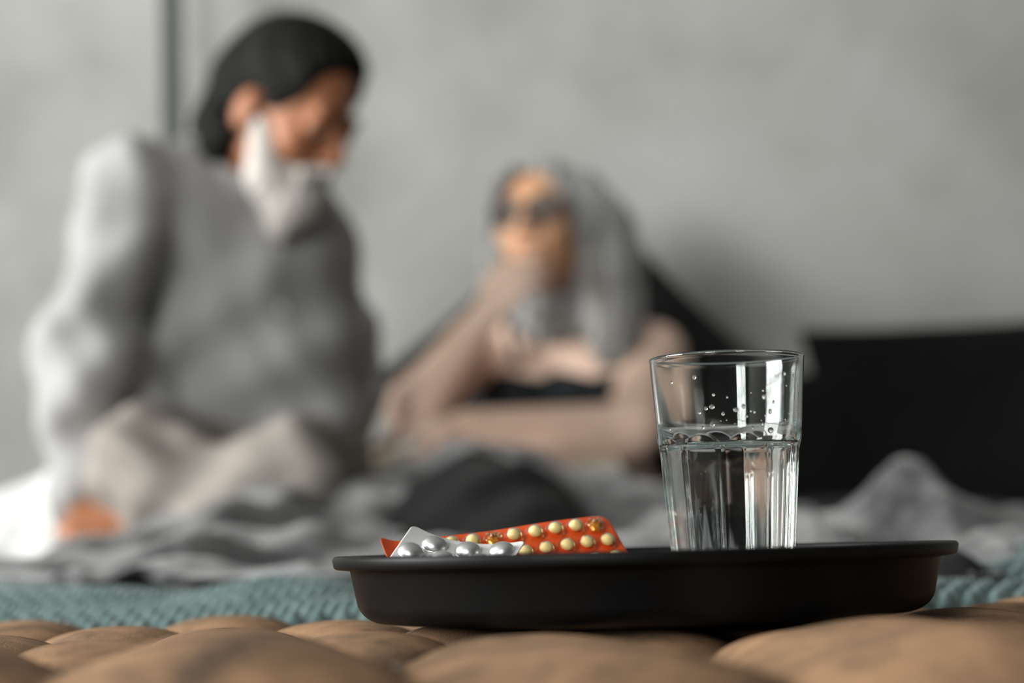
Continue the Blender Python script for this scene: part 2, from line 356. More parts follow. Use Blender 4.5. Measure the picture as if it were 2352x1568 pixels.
# ------------------------------------------------------------------ bed
bed = empty('bed', (.3, 2.5, 0), 'wide low bed with one slim dark grey metal post rising behind the man', 'bed')
BX0, BX1, BY0, BY1 = -.95, 1.55, 1.30, 3.62
box('bed_base', (BX0, BY0, .12), (BX1, BY1, .24), M['post'], bed, .01)
for x in (BX0 + .08, BX1 - .14):
    for y in (BY0 + .06, BY1 - .12): box('leg', (x, y, 0), (x + .06, y + .06, .12), M['post'], bed, .004)
box('mattress', (BX0 + .01, BY0 + .01, .24), (BX1 - .01, BY1 - .01, E - .075), M['mattress'], bed, .035)
pp = P(396, 200, 3.70)
box('post', (pp.x - .019, 3.685, 0), (pp.x + .019, 3.714, 2.25), M['post'], bed, .002)

# --- charcoal duvet over the mattress
def ridge_field(X, Y, pts, wf, wb, power=2.0):
    """height of a crest that follows pts (3-D, world) and falls off towards the camera (wf) and away (wb)"""
    xs = [p[0] for p in pts]; yc = np.interp(X, xs, [p[1] for p in pts]); zc = np.interp(X, xs, [p[2] for p in pts])
    d = Y - yc; w = np.where(d < 0, wf, wb)
    return zc, np.exp(-np.abs(d / w) ** power)
def gx(x0, x1, y0, y1, step):
    return np.meshgrid(np.arange(x0, x1 + step / 2, step), np.arange(y0, y1 + step / 2, step), indexing='ij')
def bump_at(X, Y, p, rx, ry, h): return h * np.exp(-((X - p[0]) / rx) ** 2 - ((Y - p[1]) / ry) ** 2)
BZ = E - .062
X, Y = gx(BX0 + .0, BX1, BY0 - .02, BY1, .012)
def duvet_z(X, Y): return BZ + .006 * vnoise(X, Y, 14, 3) + .006
Z = duvet_z(X, Y) + bump_at(X, Y, P(2185, 1290, 1.43), .036, .06, .044)
Z += bump_at(X, Y, P(690, 1100, 3.0), .16, .25, .07) + bump_at(X, Y, P(1700, 1100, 3.05), .40, .30, .085) + bump_at(X, Y, P(2250, 1120, 2.85), .3, .22, .07)
zc, g = ridge_field(X, Y, [P(870, 1190, 2.5), P(950, 1100, 2.5), P(1080, 1040, 2.5), P(1200, 1055, 2.5), P(1290, 1115, 2.5), P(1360, 1190, 2.5)], .34, .17)
Z = np.maximum(Z, Z + (zc - Z) * g * (zc > Z) * smooth01((X - P(800, 1190, 2.5).x) / .06) * smooth01((P(1430, 1190, 2.5).x - X) / .06)) + .006 * np.sin((X - Y * .6) * 60) * g
Z -= .09 * smooth01((.015 - (Y - BY0 + .02)) / .05) + .05 * smooth01((BX0 + .05 - X) / .05)
o = sheet('duvet', X, Y, Z, .012, M['charcoal']); tag(o, 'charcoal duvet under the blankets, bunched up dark over the woman\'s knees', 'duvet')

# --- teal chunky knitted blanket across the foot of the bed
X, Y = gx(-.74, .98, 1.272, 1.80, .0023)
base = BZ + .002 + .020 * smooth01((Y - 1.27) / .17)
hx = [P(px, 1300, 1.5).x for px in (-200, 40, 250, 430, 620, 760, 860, 1200, 1800, 2050, 2200, 2400, 2700)]
hz = [.004, .005, .004, -.004, .008, .004, -.006, -.006, -.006, -.006, 0, .016, .016]
base += np.interp(X, hx, hz) * (.4 + .6 * smooth01((Y - 1.3) / .15))
base += .003 * vnoise(X, Y, 28, 5)
base = np.maximum(base, duvet_z(X, Y) + .003 + .006 * smooth01((Y - 1.27) / .05))
su, sv = X / .0165, Y / .0165
row = np.floor(sv); ph = su + .5 * (row % 2)
knit = np.abs(np.sin(math.pi * ph)) ** .8 * np.abs(np.sin(math.pi * sv)) ** .8
lumps = .0125 * knit
o = sheet('knitted_blanket', X, Y, base + lumps, .009, M['teal']); tag(o, 'teal chunky knitted blanket across the foot of the bed', 'blanket')

# --- white bed linen beside the man
X, Y = gx(-1.0, -.36, 2.02, 3.2, .010)
Z = BZ + .02 + 0 * X
zc, g = ridge_field(X, Y, [P(-300, 1190, 2.86), P(0, 1135, 2.86), P(60, 1095, 2.86), P(140, 1060, 2.86), P(330, 1090, 2.86), P(420, 1190, 2.86)], .13, .2)
Z = Z + np.maximum(zc - Z, 0) * g
zc, g = ridge_field(X, Y, [P(-200, 1260, 2.3), P(0, 1235, 2.3), P(100, 1240, 2.3), P(220, 1258, 2.3), P(330, 1260, 2.3)], .10, .07)
Z = np.maximum(Z, BZ + .02 + (zc - BZ - .02) * g)
Z += .008 * np.sin((X * .8 + Y * .35) * 55 + 2 * vnoise(X, Y, 9, 2)) * smooth01((Y - 2.0) / .2)
Z = np.where(X < BX0, Z - .6 * (BX0 - X), Z)
Z = np.maximum(Z, duvet_z(X, Y) + .008 - np.where(X < BX0, .6 * (BX0 - X), 0))
o = sheet('bed_sheet', X, Y, Z, .006, M['white_linen']); tag(o, 'crumpled white bed sheet under the man\'s propped hand', 'sheet')

# --- fluffy dark grey throw: one crumpled cloth over the bed and the woman's knees
u = np.linspace(0, 1, 250); v = np.linspace(0, 1, 150); U, V_ = np.meshgrid(u, v, indexing='ij')
X = -.66 + 2.02 * U
fx = [P(px, 1340, 1.6).x for px in (-150, 60, 230, 330, 480, 640, 800, 1100, 1500, 1900, 1990)] + [P(2060, 1330, 1.52).x, P(2190, 1350, 1.44).x, P(2266, 1365, 1.34).x, P(2350, 1330, 1.45).x, P(2440, 1285, 1.6).x, 1.5]
fy = [1.66, 1.60, 1.55, 1.58, 1.545, 1.56, 1.60, 1.60, 1.58, 1.60, 1.62, 1.56, 1.45, 1.325, 1.46, 1.62, 1.75]
yf = np.interp(X, fx, fy); yb = np.interp(X, [-.7, -.45, -.2, .1, .5, .9, 1.4], [2.12, 2.30, 2.7, 3.0, 3.0, 2.75, 2.6])
Y = yf + (yb - yf) * V_
Z = BZ + .040 - .022 * smooth01((1.56 - Y) / .12) + 0 * X
def crest(pts, wf, wb, pw=2.0, lift=0):
    global Z
    zc, g = ridge_field(X, Y, pts, wf, wb, pw); b = BZ + .03
    Z = np.maximum(Z, b + (zc + lift - b) * g)
crest([P(-100, 1330, 1.95), P(60, 1300, 2.0), P(250, 1243, 2.08), P(450, 1185, 2.2), P(560, 1130, 2.3), P(690, 1105, 2.45), P(760, 1150, 2.5), P(860, 1100, 2.6), P(1000, 1030, 2.75), P(1090, 1004, 2.8), P(1200, 1030, 2.8), P(1300, 1095, 2.8), P(1420, 1085, 2.8), P(1520, 1110, 2.75), P(1700, 1180, 2.6), P(1900, 1200, 2.6)], .42, .16, 1.8)
crest([P(-100, 1345, 1.7), P(100, 1325, 1.72), P(350, 1285, 1.78), P(480, 1225, 1.85), P(650, 1230, 1.9), P(900, 1240, 1.95), P(1100, 1260, 1.95), P(1300, 1255, 2.0), P(1500, 1200, 2.1), P(1700, 1190, 2.1), P(1900, 1185, 2.1), P(2010, 1160, 2.1), P(2100, 1118, 2.1), P(2180, 1165, 2.1), P(2352, 1190, 2.1), P(2600, 1200, 2.1)], .20, .10, 2.0)
crest([P(-100, 1345, 1.6), P(120, 1330, 1.6), P(190, 1290, 1.62), P(260, 1330, 1.6), P(330, 1290, 1.62), P(430, 1260, 1.66), P(560, 1300, 1.64), P(700, 1290, 1.66), P(800, 1330, 1.62), P(1100, 1330, 1.62), P(1900, 1300, 1.62), P(2050, 1290, 1.62), P(2150, 1262, 1.6), P(2250, 1225, 1.6), P(2352, 1230, 1.65), P(2600, 1240, 1.65)], .10, .05, 2.0)
fold = .018 * vnoise(X, Y, 30, 11) + .010 * vnoise(X, Y, 58, 17) + .005 * np.sin((X * 1.0 - Y * .75) * 42 + 4 * vnoise(X, Y, 7, 11))
Z += fold * smooth01((Y - yf) / .12) * np.clip(1.1 - (Z - BZ) * 1.5, .4, 1)
Z += .0012 * vnoise(X, Y, 220, 8) + bump_at(X, Y, P(2100, 1130, 2.04), .050, .10, .036)
Z = np.where(X > BX1, Z - .5 * (X - BX1), Z)
Z = np.maximum(Z, duvet_z(X, Y) + .024 - np.where(X > BX1, .5 * (X - BX1), 0))
o = sheet('wool_throw', X, Y, Z, .008, M['wool']); tag(o, 'fluffy mottled grey wool throw lying across the bed in front of the couple', 'blanket')

# --- pillows
def pillow(name, c, w, h, t, rx, rz, spin, m, label, group=None, seed=1):
    n = 56; g = np.linspace(-1, 1, n); U, V_ = np.meshgrid(g, g, indexing='ij')
    pin = 1 - .07 * (1 - np.abs(V_) ** 2) * 1.0; pin2 = 1 - .07 * (1 - np.abs(U) ** 2)
    x = U * pin * w / 2; y = V_ * pin2 * h / 2
    th = t / 2 * ((1 - np.abs(U) ** 2.6) * (1 - np.abs(V_) ** 2.6)) ** .5 + .004
    wr = .006 * vnoise(x, y, 34, seed) * ((1 - U ** 2) * (1 - V_ ** 2)) ** .5
    top = np.stack([x, y, th + wr], -1).reshape(-1, 3); bot = np.stack([x, y, -th + wr], -1).reshape(-1, 3)
    f = [grid_faces(n, n), grid_faces(n, n, n * n, True)]
    ring = [(i, 0) for i in range(n)] + [(n - 1, j) for j in range(1, n)] + [(i, n - 1) for i in range(n - 2, -1, -1)] + [(0, j) for j in range(n - 2, 0, -1)]
    r = np.array([a * n + b for a, b in ring]); r2 = np.roll(r, -1); f.append(np.stack([r2, r, r + n * n, r2 + n * n], -1))
    R = np.array(Matrix.Rotation(rz, 3, 'Z') @ Matrix.Rotation(rx, 3, 'X') @ Matrix.Rotation(spin, 3, 'Z'))
    V = np.concatenate([top, bot]) @ R.T
    o = mesh(name, V, np.concatenate(f), m); o.location = c
    return tag(o, label, 'pillow', group)
D_ = math.radians
pillow('pillow', P(1345, 905, 3.60), .60, .60, .17, D_(78), D_(4), D_(42), M['pillow_grey'], 'large dark grey pillow standing on its corner behind the woman', seed=2)
pillow('pillow', P(2330, 1000, 3.52), .74, .47, .18, D_(74), D_(-4), D_(2), M['charcoal'], 'black pillow propped against the wall at the far side of the bed', seed=5)
pillow('pillow', P(1700, 1050, 3.50), .52, .36, .17, D_(66), D_(6), D_(-3), M['charcoal'], 'black pillow between the woman and the propped black pillow', seed=9)

# ------------------------------------------------------------------ people
def V3(*a): return Vector(a)
def head_frame(f, roll=0):
    f = Vector(f).normalized(); s = f.cross(V3(0, 0, 1)).normalized(); u = s.cross(f)
    if roll: q = Matrix.Rotation(roll, 3, f); s, u = q @ s, q @ u
    return s, f, u
def sculpt_head(S, O, fr, k, ears=(1, 1)):
    s, f, u = fr
    L = lambda a, b, c: O + (s * a + f * b + u * c) * k
    S.ell(L(0, -.012, .036), [.074 * k, .096 * k, .084 * k], fr, .02)
    S.ell(L(0, .022, -.035), [.061 * k, .066 * k, .084 * k], fr, .03)
    S.ell(L(0, .066, -.098), [.026 * k, .024 * k, .020 * k], fr, .03)
    for q in (-1, 1):
        S.ell(L(q * .042, .058, -.028), [.022 * k, .022 * k, .022 * k], fr, .02)
        S.ell(L(q * .033, .092, .002), [.017 * k, .013 * k, .012 * k], fr, .012, True)
        S.ell(L(q * .013, .098, -.036), [.009 * k, .010 * k, .008 * k], fr, .006)
        if ears[(q + 1) // 2]: S.ell(L(q * .077, -.016, -.020), [.010 * k, .019 * k, .031 * k], fr, .008)
    for q in (-1, 1): S.cone(L(q * .024, .0812, .0070), L(q * .043, .0772, .0070), .0086 * k, .0086 * k, .004); S.cone(L(q * .024, .0805, -.0105), L(q * .043, .077, -.0105), .005 * k, .005 * k, .004)
    S.cone(L(-.036, .080, .023), L(.036, .080, .023), .010 * k, .010 * k, .014)
    S.cone(L(0, .088, .008), L(0, .110, -.028), .008 * k, .0125 * k, .012)
    S.cone(L(-.018, .083, -.063), L(.018, .083, -.063), .0065 * k, .0065 * k, .006)
    S.cone(L(-.014, .082, -.075), L(.014, .082, -.075), .0075 * k, .0075 * k, .006)
    return L
def sculpt_hand(S, w, d, n, side, k=1.0, curl=.5, spread=1.0, thumb=1):
    """palm and five fingers from wrist w along d; n = back-of-hand normal; the thumb leaves on the +side"""
    d = Vector(d).normalized(); n = Vector(n); n = (n - d * n.dot(d)).normalized(); t = d.cross(n) * side
    S.cone(w, w + d * .055 * k, .030 * k, .038 * k, .015, (n, .45))
    S.cone(w + d * .05 * k + t * .016 * k, w + d * .085 * k + t * .020 * k, .020 * k, .017 * k, .012, (n, .6))
    S.cone(w + d * .05 * k - t * .016 * k, w + d * .080 * k - t * .022 * k, .020 * k, .016 * k, .012, (n, .6))
    for i, (off, ln) in enumerate(((.030, .068), (.011, .077), (-.009, .072), (-.028, .056))):
        b = w + d * (.088 - .004 * abs(i - 1)) * k + t * off * k; dd = (d + t * (off * 4 * spread)).normalized(); r = .0088 * k
        a = 0
        for j, fr_ in enumerate((.45, .32, .23)):
            a += curl * (.5, .75, .6)[j]
            e = b + (dd * math.cos(a) - n * math.sin(a)) * ln * fr_ * k
            S.cone(b, e, r, r * .9, .003); b, r = e, r * .9
    b = w + d * .022 * k + t * .026 * k; dd = (d * .62 + t * .75 - n * .25).normalized()
    e = b + dd * .04 * k; S.cone(b, e, .014 * k, .0115 * k, .010)
    e2 = e + (dd * .6 + d * .6 - n * .3).normalized() * .032 * k; S.cone(e, e2, .0112 * k, .0092 * k, .004)
    e3 = e2 + (dd * .35 + d * .8 - n * .35).normalized() * .024 * k; S.cone(e2, e3, .0095 * k, .0078 * k, .003)

# ---- the man: sits cross-legged, leans on his straight right arm, looks down at the woman
man = empty('person', P(600, 1180, 2.85) * 1.0, 'bearded man in a loose grey shirt leaning on one arm, looking down at the woman', 'person')
S = Sculpt((-.86, 2.30, E - .16), (-.02, 3.10, E + .90), .0052)
HO = P(666, 258, 2.74); mf = V3(.76, -.42, -.50); fr = head_frame(mf, D_(-3)); KM = 1.0
LM = sculpt_head(S, HO, fr, KM)
for q in (-1, 1): S.cone(LM(q * .023, .0815, .0025), LM(q * .044, .0765, .0025), .0105, .0105, .004)   # lids lowered: he looks down
neck, chest, belly, pelv = P(575, 420, 2.84), P(545, 620, 2.84), P(565, 860, 2.84), P(600, 1085, 2.86)
S.cone(LM(0, -.03, -.06), neck, .052, .060, .03)
TF = (V3(.87, .49, 0), V3(-.49, .87, 0), V3(0, 0, 1))
S.ell(chest, [.125, .072, .16], TF, .05); S.ell(belly, [.12, .09, .15], None, .06); S.ell(pelv, [.16, .13, .12], None, .06)
shR, shL = P(300, 425, 2.71), P(728, 560, 2.97)
S.cone(neck, shR, .045, .048, .05); S.cone(neck, shL, .045, .044, .05)
elR, wrR = P(200, 800, 2.64), P(212, 1165, 2.60)
S.cone(shR, elR, .052, .040, .03); S.cone(elR, wrR, .040, .026, .03)
sculpt_hand(S, wrR + V3(0, -.01, -.005), V3(.55, -.75, -.30), V3(.1, -.25, 1), 1, 1.0, .30)
elL, wrL = P(803, 850, 2.95), P(775, 1060, 2.93)
S.cone(shL, elL, .050, .040, .03); S.cone(elL, wrL, .040, .027, .03)
sculpt_hand(S, wrL, V3(-.5, -.2, -.75), V3(-.1, -.4, .9), -1, 1.0, .6)
hipR, hipL = P(470, 1110, 2.84), P(700, 1110, 2.86)
knR, knL = P(330, 1075, 2.50), P(650, 1105, 2.48)
S.cone(hipR, knR, .085, .055, .04); S.cone(hipL, knL, .085, .055, .04)
anR, anL = P(560, 1215, 2.44), P(420, 1210, 2.52)
S.cone(knR, anR, .050, .035, .03); S.cone(knL, anL, .050, .035, .03)
S.cone(anR, anR + V3(.07, -.05, -.012), .034, .026, .03); S.cone(anL, anL + V3(-.13, -.04, -.01), .034, .026, .03)
S.out('body', M['skin_man'], man)
for q in (-1, 1):
    e = ball('eye', LM(q * .033, .0765, -.001), .0122 * KM, M['eye_white'], man, 16)
    ball('iris', LM(q * .033, .0845, -.0045), .0058 * KM, M['iris'], e, 12)
    tube('eyebrow', [LM(q * .016, .094, .026), LM(q * .033, .093, .031), LM(q * .052, .082, .026)], [.002, .0036, .0015], M['hair_dark'], man, 8)
# hair: swept back, covering the ears' tops and the nape
S = Sculpt(HO - V3(.2, .2, .22), HO + V3(.2, .2, .22), .0045)
S.ell(LM(0, -.022, .050), [.087 * KM, .104 * KM, .090 * KM], fr, .02)
S.ell(LM(0, .014, .090), [.062 * KM, .062 * KM, .042 * KM], fr, .03)
S.cone(LM(0, -.085, .0), LM(0, -.098, -.075), .062 * KM, .040 * KM, .04)
S.cone(LM(0, -.09, -.07), LM(.0, -.088, -.115), .048 * KM, .026 * KM, .03)
for q in (-1, 1): S.cone(LM(q * .050, .036, .060), LM(q * .066, .020, .010), .020 * KM, .009 * KM, .02)
S.ell(LM(0, .120, .040), [.115, .072, .078], fr, .012, True); S.ell(LM(0, .06, -.075), [.12, .085, .075], fr, .012, True)
for q in (-1, 1):
    S.ell(LM(q * .09, -.014, -.022), [.030, .024, .034], fr, .01, True)
    S.cone(LM(q * .05, -.058, -.05), LM(q * .042, -.070, -.125), .032, .022, .02); S.cone(LM(q * .056, -.042, -.055), LM(q * .052, -.045, -.105), .022, .018, .02)
s_, f_, u_ = fr
S.warp(lambda X, Y, Z: .0022 * np.sin(((X - HO.x) * s_.x + (Y - HO.y) * s_.y + (Z - HO.z) * s_.z) * 420 + 2 * np.sin(Z * 60)))
S.out('hair', M['hair_dark'], man)
# beard
S = Sculpt(HO - V3(.2, .2, .26), HO + V3(.2, .2, .1), .0045)
S.ell(LM(0, .045, -.095), [.058 * KM, .060 * KM, .048 * KM], fr, .02)
S.cone(LM(0, .070, -.115), LM(0, .070, -.155), .040 * KM, .020 * KM, .03)
for q in (-1, 1): S.cone(LM(q * .062, .012, -.034), LM(q * .048, .042, -.09), .015 * KM, .030 * KM, .02)
for q in (-1, 1): S.cone(LM(0, .103, -.050), LM(q * .030, .085, -.066), .009 * KM, .009 * KM, .006)
S.ell(LM(0, .105, -.069), [.020, .014, .007], fr, .004, True)
S.warp(lambda X, Y, Z: .002 * np.sin(X * 300 + 3 * np.sin(Z * 50)) * np.sin(Y * 280))
S.out('beard', M['beard'], man)
# shirt
S = Sculpt((-.90, 2.40, E - .05), (-.02, 3.10, E + .66), .0062)
S.ell(chest + V3(0, -.005, 0), [.180, .105, .200], TF, .04); S.ell(belly + V3(0, 0, 0), [.172, .125, .18], TF, .05)
S.cone(P(585, 940, 2.84), P(580, 1005, 2.83), .150, .150, .04, (V3(0, 1, 0), .8))
S.cone(neck + V3(0, 0, -.02), shR, .066, .070, .04); S.cone(neck + V3(0, 0, -.02), shL, .066, .064, .04)
S.cone(shR, elR, .068, .062, .012); S.cone(elR + V3(-.004, 0, 0), P(190, 850, 2.64), .062, .062, .012); S.cone(elR, P(185, 1130, 2.62), .062, .050, .03)
S.cone(P(180, 850, 2.63), P(185, 930, 2.62), .064, .052, .02)
S.cone(shL, elL, .062, .054, .012); S.cone(elL, P(777, 1045, 2.93), .056, .044, .02)
S.cone(P(330, 860, 2.72), P(345, 950, 2.70), .055, .045, .04); S.cone(P(440, 560, 2.84), P(415, 900, 2.84), .080, .08, .03)

S.warp(lambda X, Y, Z: .0075 * np.sin((X * .60 - Z * .80) * 54 + .5 * np.sin(X * 11) + .4 * np.sin(Z * 12)) * smooth01((P(0, 450, 2.8).z - Z) / .12) + .0025 * np.sin((X * .9 + Z * .3) * 90 + 2 * np.sin(Z * 16)))
# the hem: nothing below the belt except the sleeves
Xg, Yg, Zg = np.meshgrid(*S.ax, indexing='ij', sparse=True)
hz_ = P(600, 1012, 2.84).z; xl_ = P(290, 1000, 2.7).x; xr_ = P(745, 1000, 2.75).x
mk = ((hz_ - Zg) - 50 * np.maximum(np.maximum(xl_ - Xg, Xg - xr_), 0)).astype(np.float32) + 0 * Yg
S.Fd = np.maximum(S.Fd, mk)
S.Fd = np.maximum(S.Fd, (P(190, 1150, 2.6).z - Zg).astype(np.float32) + 0 * Xg + 0 * Yg)
shirt = S.out('shirt', M['shirt'], man)
# open shirt collar and cuffs
ax_ = (LM(0, -.03, -.06) - neck).normalized(); nb = neck + ax_ * .072
e1 = V3(.80, -.60, 0); e1 = (e1 - ax_ * e1.dot(ax_)).normalized(); e2 = ax_.cross(e1)
col_v = []
for i in range(33):
    a = D_(16 + 328 * i / 32); o_ = e1 * math.cos(a) + e2 * math.sin(a); c = nb + o_ * .072 - ax_ * .016 * max(0, math.cos(a))
    flap = .036 + .022 * max(0, math.cos(a)) ** 2
    col_v += [c - ax_ * .030, c + ax_ * .022, c + o_ * .004 + ax_ * .026, c + o_ * .011 + ax_ * .021, c + o_ * (.015 + flap * .45) - ax_ * (flap - .018), c + o_ * (.010 + flap * .40) - ax_ * (flap - .014), c + o_ * .005 + ax_ * .010, c + o_ * .004 - ax_ * .030]
mesh('collar', col_v, grid_faces(33, 8), M['shirt'], man)
tube('cuff', [P(186, 1118, 2.62), P(190, 1150, 2.61), P(196, 1178, 2.60)], [.049, .047, .044], M['shirt'], man, 20)
tube('cuff', [P(779, 1030, 2.93), P(775, 1056, 2.93)], [.046, .043], M['shirt'], man, 20)
for i in range(5):
    c = chest + TF[1] * -(.112 - .003 * (i - 1) ** 2 + .008 * (i > 1)) + TF[0] * (.02) + V3(0, 0, .10 - .085 * i); ball('shirt_button', c, (.0055, .003, .0055), M['white_paint'], man, 10)
# trousers and belt
S = Sculpt((-.80, 2.25, E - .12), (-.05, 3.10, E + .24), .006)
S.ell(pelv, [.165, .140, .105], None, .05); S.cut(P(600, 1015, 2.8), V3(0, 0, 1))
S.cone(hipR, knR, .102, .075, .04); S.cone(hipL, knL, .102, .076, .04)
S.cone(knR, anR, .070, .052, .03); S.cone(knL, anL, .070, .052, .03)
S.warp(lambda X, Y, Z: .006 * np.sin(X * 55 + 1.5 * np.sin(Z * 40 + Y * 20)) + .003 * np.sin(Z * 110 + X * 40))
S.out('trousers', M['trousers'], man)
bz = P(600, 1018, 2.86)
tube('belt', [V3(pelv.x - .01 + .135 * math.cos(a), pelv.y + .115 * math.sin(a), bz.z - .004) for a in [2 * math.pi * i / 40 for i in range(40)]], .0165, M['belt'], man, 10, True)

# ---- the woman: lies back on the pillow, chin on one hand, other forearm across the book
wom = empty('person', P(1290, 1150, 3.2), 'woman with long grey hair and dark glasses resting her chin on her hand', 'person')
S = Sculpt((-.26, 2.30, E - .13), (.42, 3.62, E + .80), .0052)
WO = P(1250, 528, 3.26); wf = V3(-.36, -.90, .22); fw = head_frame(wf, D_(4)); KW = .95
LW = sculpt_head(S, WO, fw, KW)
wn, wc, wb, wp = P(1285, 745, 3.36), P(1285, 860, 3.36), P(1290, 985, 3.34), P(1290, 1120, 3.28)
S.cone(LW(0, -.03, -.06), wn, .046, .052, .03)
S.ell(wc, [.135, .085, .12], None, .05); S.ell(wb, [.125, .095, .12], None, .05); S.ell(wp, [.16, .12, .10], None, .05)
for q in (-1, 1): S.ell(wc + V3(q * .065, -.075, -.035), [.058, .05, .055], None, .03)
shA, shB = P(1090, 800, 3.36), P(1500, 815, 3.34)
S.cone(wn, shA, .045, .045, .05); S.cone(wn, shB, .045, .048, .05)
elA, wrA = P(955, 935, 3.08), P(1120, 720, 3.08)
S.cone(shA, elA, .050, .042, .03); S.cone(elA, wrA, .044, .027, .03)
sculpt_hand(S, wrA, V3(.62, -.02, .72), V3(-.55, -.75, .3), -1, .92, .95)
elB, wrB = P(1455, 985, 3.14), P(1065, 978, 3.02)
S.cone(shB, elB, .052, .043, .03); S.cone(elB, wrB, .043, .026, .03)
sculpt_hand(S, wrB, V3(-.97, -.12, -.06), V3(-.05, -.3, 1), -1, .92, .35)
hA, hB = P(1220, 1125, 3.22), P(1370, 1125, 3.22); kA, kB = P(1060, 1105, 2.86), P(1200, 1115, 2.86); aA, aB = P(1020, 1258, 2.62), P(1180, 1262, 2.62)
for h_, k_, a_ in ((hA, kA, aA), (hB, kB, aB)):
    S.cone(h_, k_, .080, .052, .04); S.cone(k_, a_, .048, .032, .03); S.cone(a_, a_ + V3(0, -.12, -.012), .032, .024, .03)
S.out('body', M['skin_woman'], wom)
for q in (-1, 1):
    e = ball('eye', LW(q * .033, .0765, .000), .0122 * KW, M['eye_white'], wom, 16)
    ball('iris', LW(q * .033, .0850, .000), .0058 * KW, M['iris'], e, 12)
    tube('eyebrow', [LW(q * .016, .093, .026), LW(q * .033, .092, .031), LW(q * .052, .080, .026)], [.002, .003, .0015], M['hair_grey'], wom, 8)
tube('lips', [LW(-.021, .084, -.069), LW(-.008, .0895, -.067), LW(.008, .0895, -.067), LW(.021, .084, -.069)], [.002, .006, .006, .002], M['lips'], wom, 8)
# her face is more tanned than her arms
nt = M['skin_woman'].node_tree; bs = nt.nodes['Principled BSDF']; src = bs.inputs['Base Color'].links[0].from_socket
tc = N(M['skin_woman'], 'ShaderNodeTexCoord'); di = N(M['skin_woman'], 'ShaderNodeVectorMath', operation='DISTANCE'); di.inputs[1].default_value = tuple(WO)
nt.links.new(tc.outputs['Object'], di.inputs[0]); mr = N(M['skin_woman'], 'ShaderNodeMapRange'); nt.links.new(di.outputs['Value'], mr.inputs['Value'])
mr.inputs['From Min'].default_value = .10; mr.inputs['From Max'].default_value = .17
mx = N(M['skin_woman'], 'ShaderNodeMix', data_type='RGBA'); nt.links.new(mr.outputs[0], mx.inputs[0]); mx.inputs[6].default_value = (.50, .265, .145, 1)
nt.links.new(src, mx.inputs[7]); nt.links.new(mx.outputs[2], bs.inputs['Base Color'])
# hair, parted in the middle, falling over her left shoulder
S = Sculpt(WO - V3(.24, .2, .38), WO + V3(.30, .28, .2), .0048)
S.ell(LW(0, -.020, .042), [.088 * KW, .106 * KW, .092 * KW], fw, .02)
LWs = [(1345, 440, 3.24, .034), (1388, 520, 3.23, .042), (1405, 610, 3.24, .046), (1412, 700, 3.26, .046), (1408, 780, 3.26, .036), (1400, 815, 3.25, .02)]
for (a, b) in zip(LWs[:-1], LWs[1:]): S.cone(P(*a[:3]), P(*b[:3]), a[3], b[3], .03, (V3(0, 1, 0), .8))
LWl = [(1180, 420, 3.22, .028), (1152, 500, 3.24, .028), (1152, 600, 3.27, .028), (1165, 690, 3.33, .026)]
for (a, b) in zip(LWl[:-1], LWl[1:]): S.cone(P(*a[:3]), P(*b[:3]), a[3], b[3], .02)
S.cone(LW(0, -.08, 0), LW(.02, -.085, -.12), .07, .075, .04)
S.ell(LW(0, .085, -.012), [.061, .060, .098], fw, .012, True)
S.warp(lambda X, Y, Z: .0026 * np.sin(X * 330 + 2.5 * np.sin(Z * 25) + Y * 90))
S.out('hair', M['hair_grey'], wom)
# tank top
S = Sculpt((-.24, 3.10, E - .05), (.40, 3.60, E + .42), .0058)
S.ell(wc + V3(0, 0, -.02), [.150, .100, .12], None, .05); S.ell(wb, [.140, .110, .13], None, .05)
for q in (-1, 1): S.ell(wc + V3(q * .065, -.078, -.04), [.066, .058, .062], None, .03)
S.cut(wc + V3(0, 0, .018), V3(0, -.25, 1).normalized())
S.warp(lambda X, Y, Z: .004 * np.sin(X * 70 + 2 * np.sin(Z * 45)))
S.out('tank_top', M['tank'], wom)
for q in (-1, 1):
    tube('strap', [wc + V3(q * .075, -.115, .008), wc + V3(q * .085, -.085, .07), wc + V3(q * .088, -.03, .112), wc + V3(q * .085, .04, .09)], .007, M['tank'], wom, 8)
# eyeglasses
gl = tag(bpy.data.objects.new('eyeglasses', None)); C.objects.link(gl); gl.parent = wom; gl.location = LW(0, .1, 0) - wom.location
for q in (-1, 1):
    pts = []
    for i in range(28):
        a = 2 * math.pi * i / 28; r1 = .0285 * KW; r2 = .0235 * KW
        pts.append(LW(q * .034, .106 - .10 * abs(math.cos(a) * r1 + q * 0) * 0, -.004) + fw[0] * (r1 * math.cos(a)) + fw[2] * (r2 * math.sin(a)))
    tube('rim', pts, .0028, M['glasses'], gl, 8, True)
    lens = mesh('lens', pts, [tuple(range(28))], M['lens'] if 'lens' in M else M.setdefault('lens', thin_shell('smoked_lens', (.40, .44, .45), .05, .3)), gl, False)
    tube('temple', [LW(q * .063, .104, .004), LW(q * .078, .05, .004), LW(q * .084, -.012, .002), LW(q * .080, -.03, -.02)], .0024, M['glasses'], gl, 8)
tube('bridge', [LW(-.010, .107, .004), LW(0, .111, .007), LW(.010, .107, .004)], .0024, M['glasses'], gl, 8)

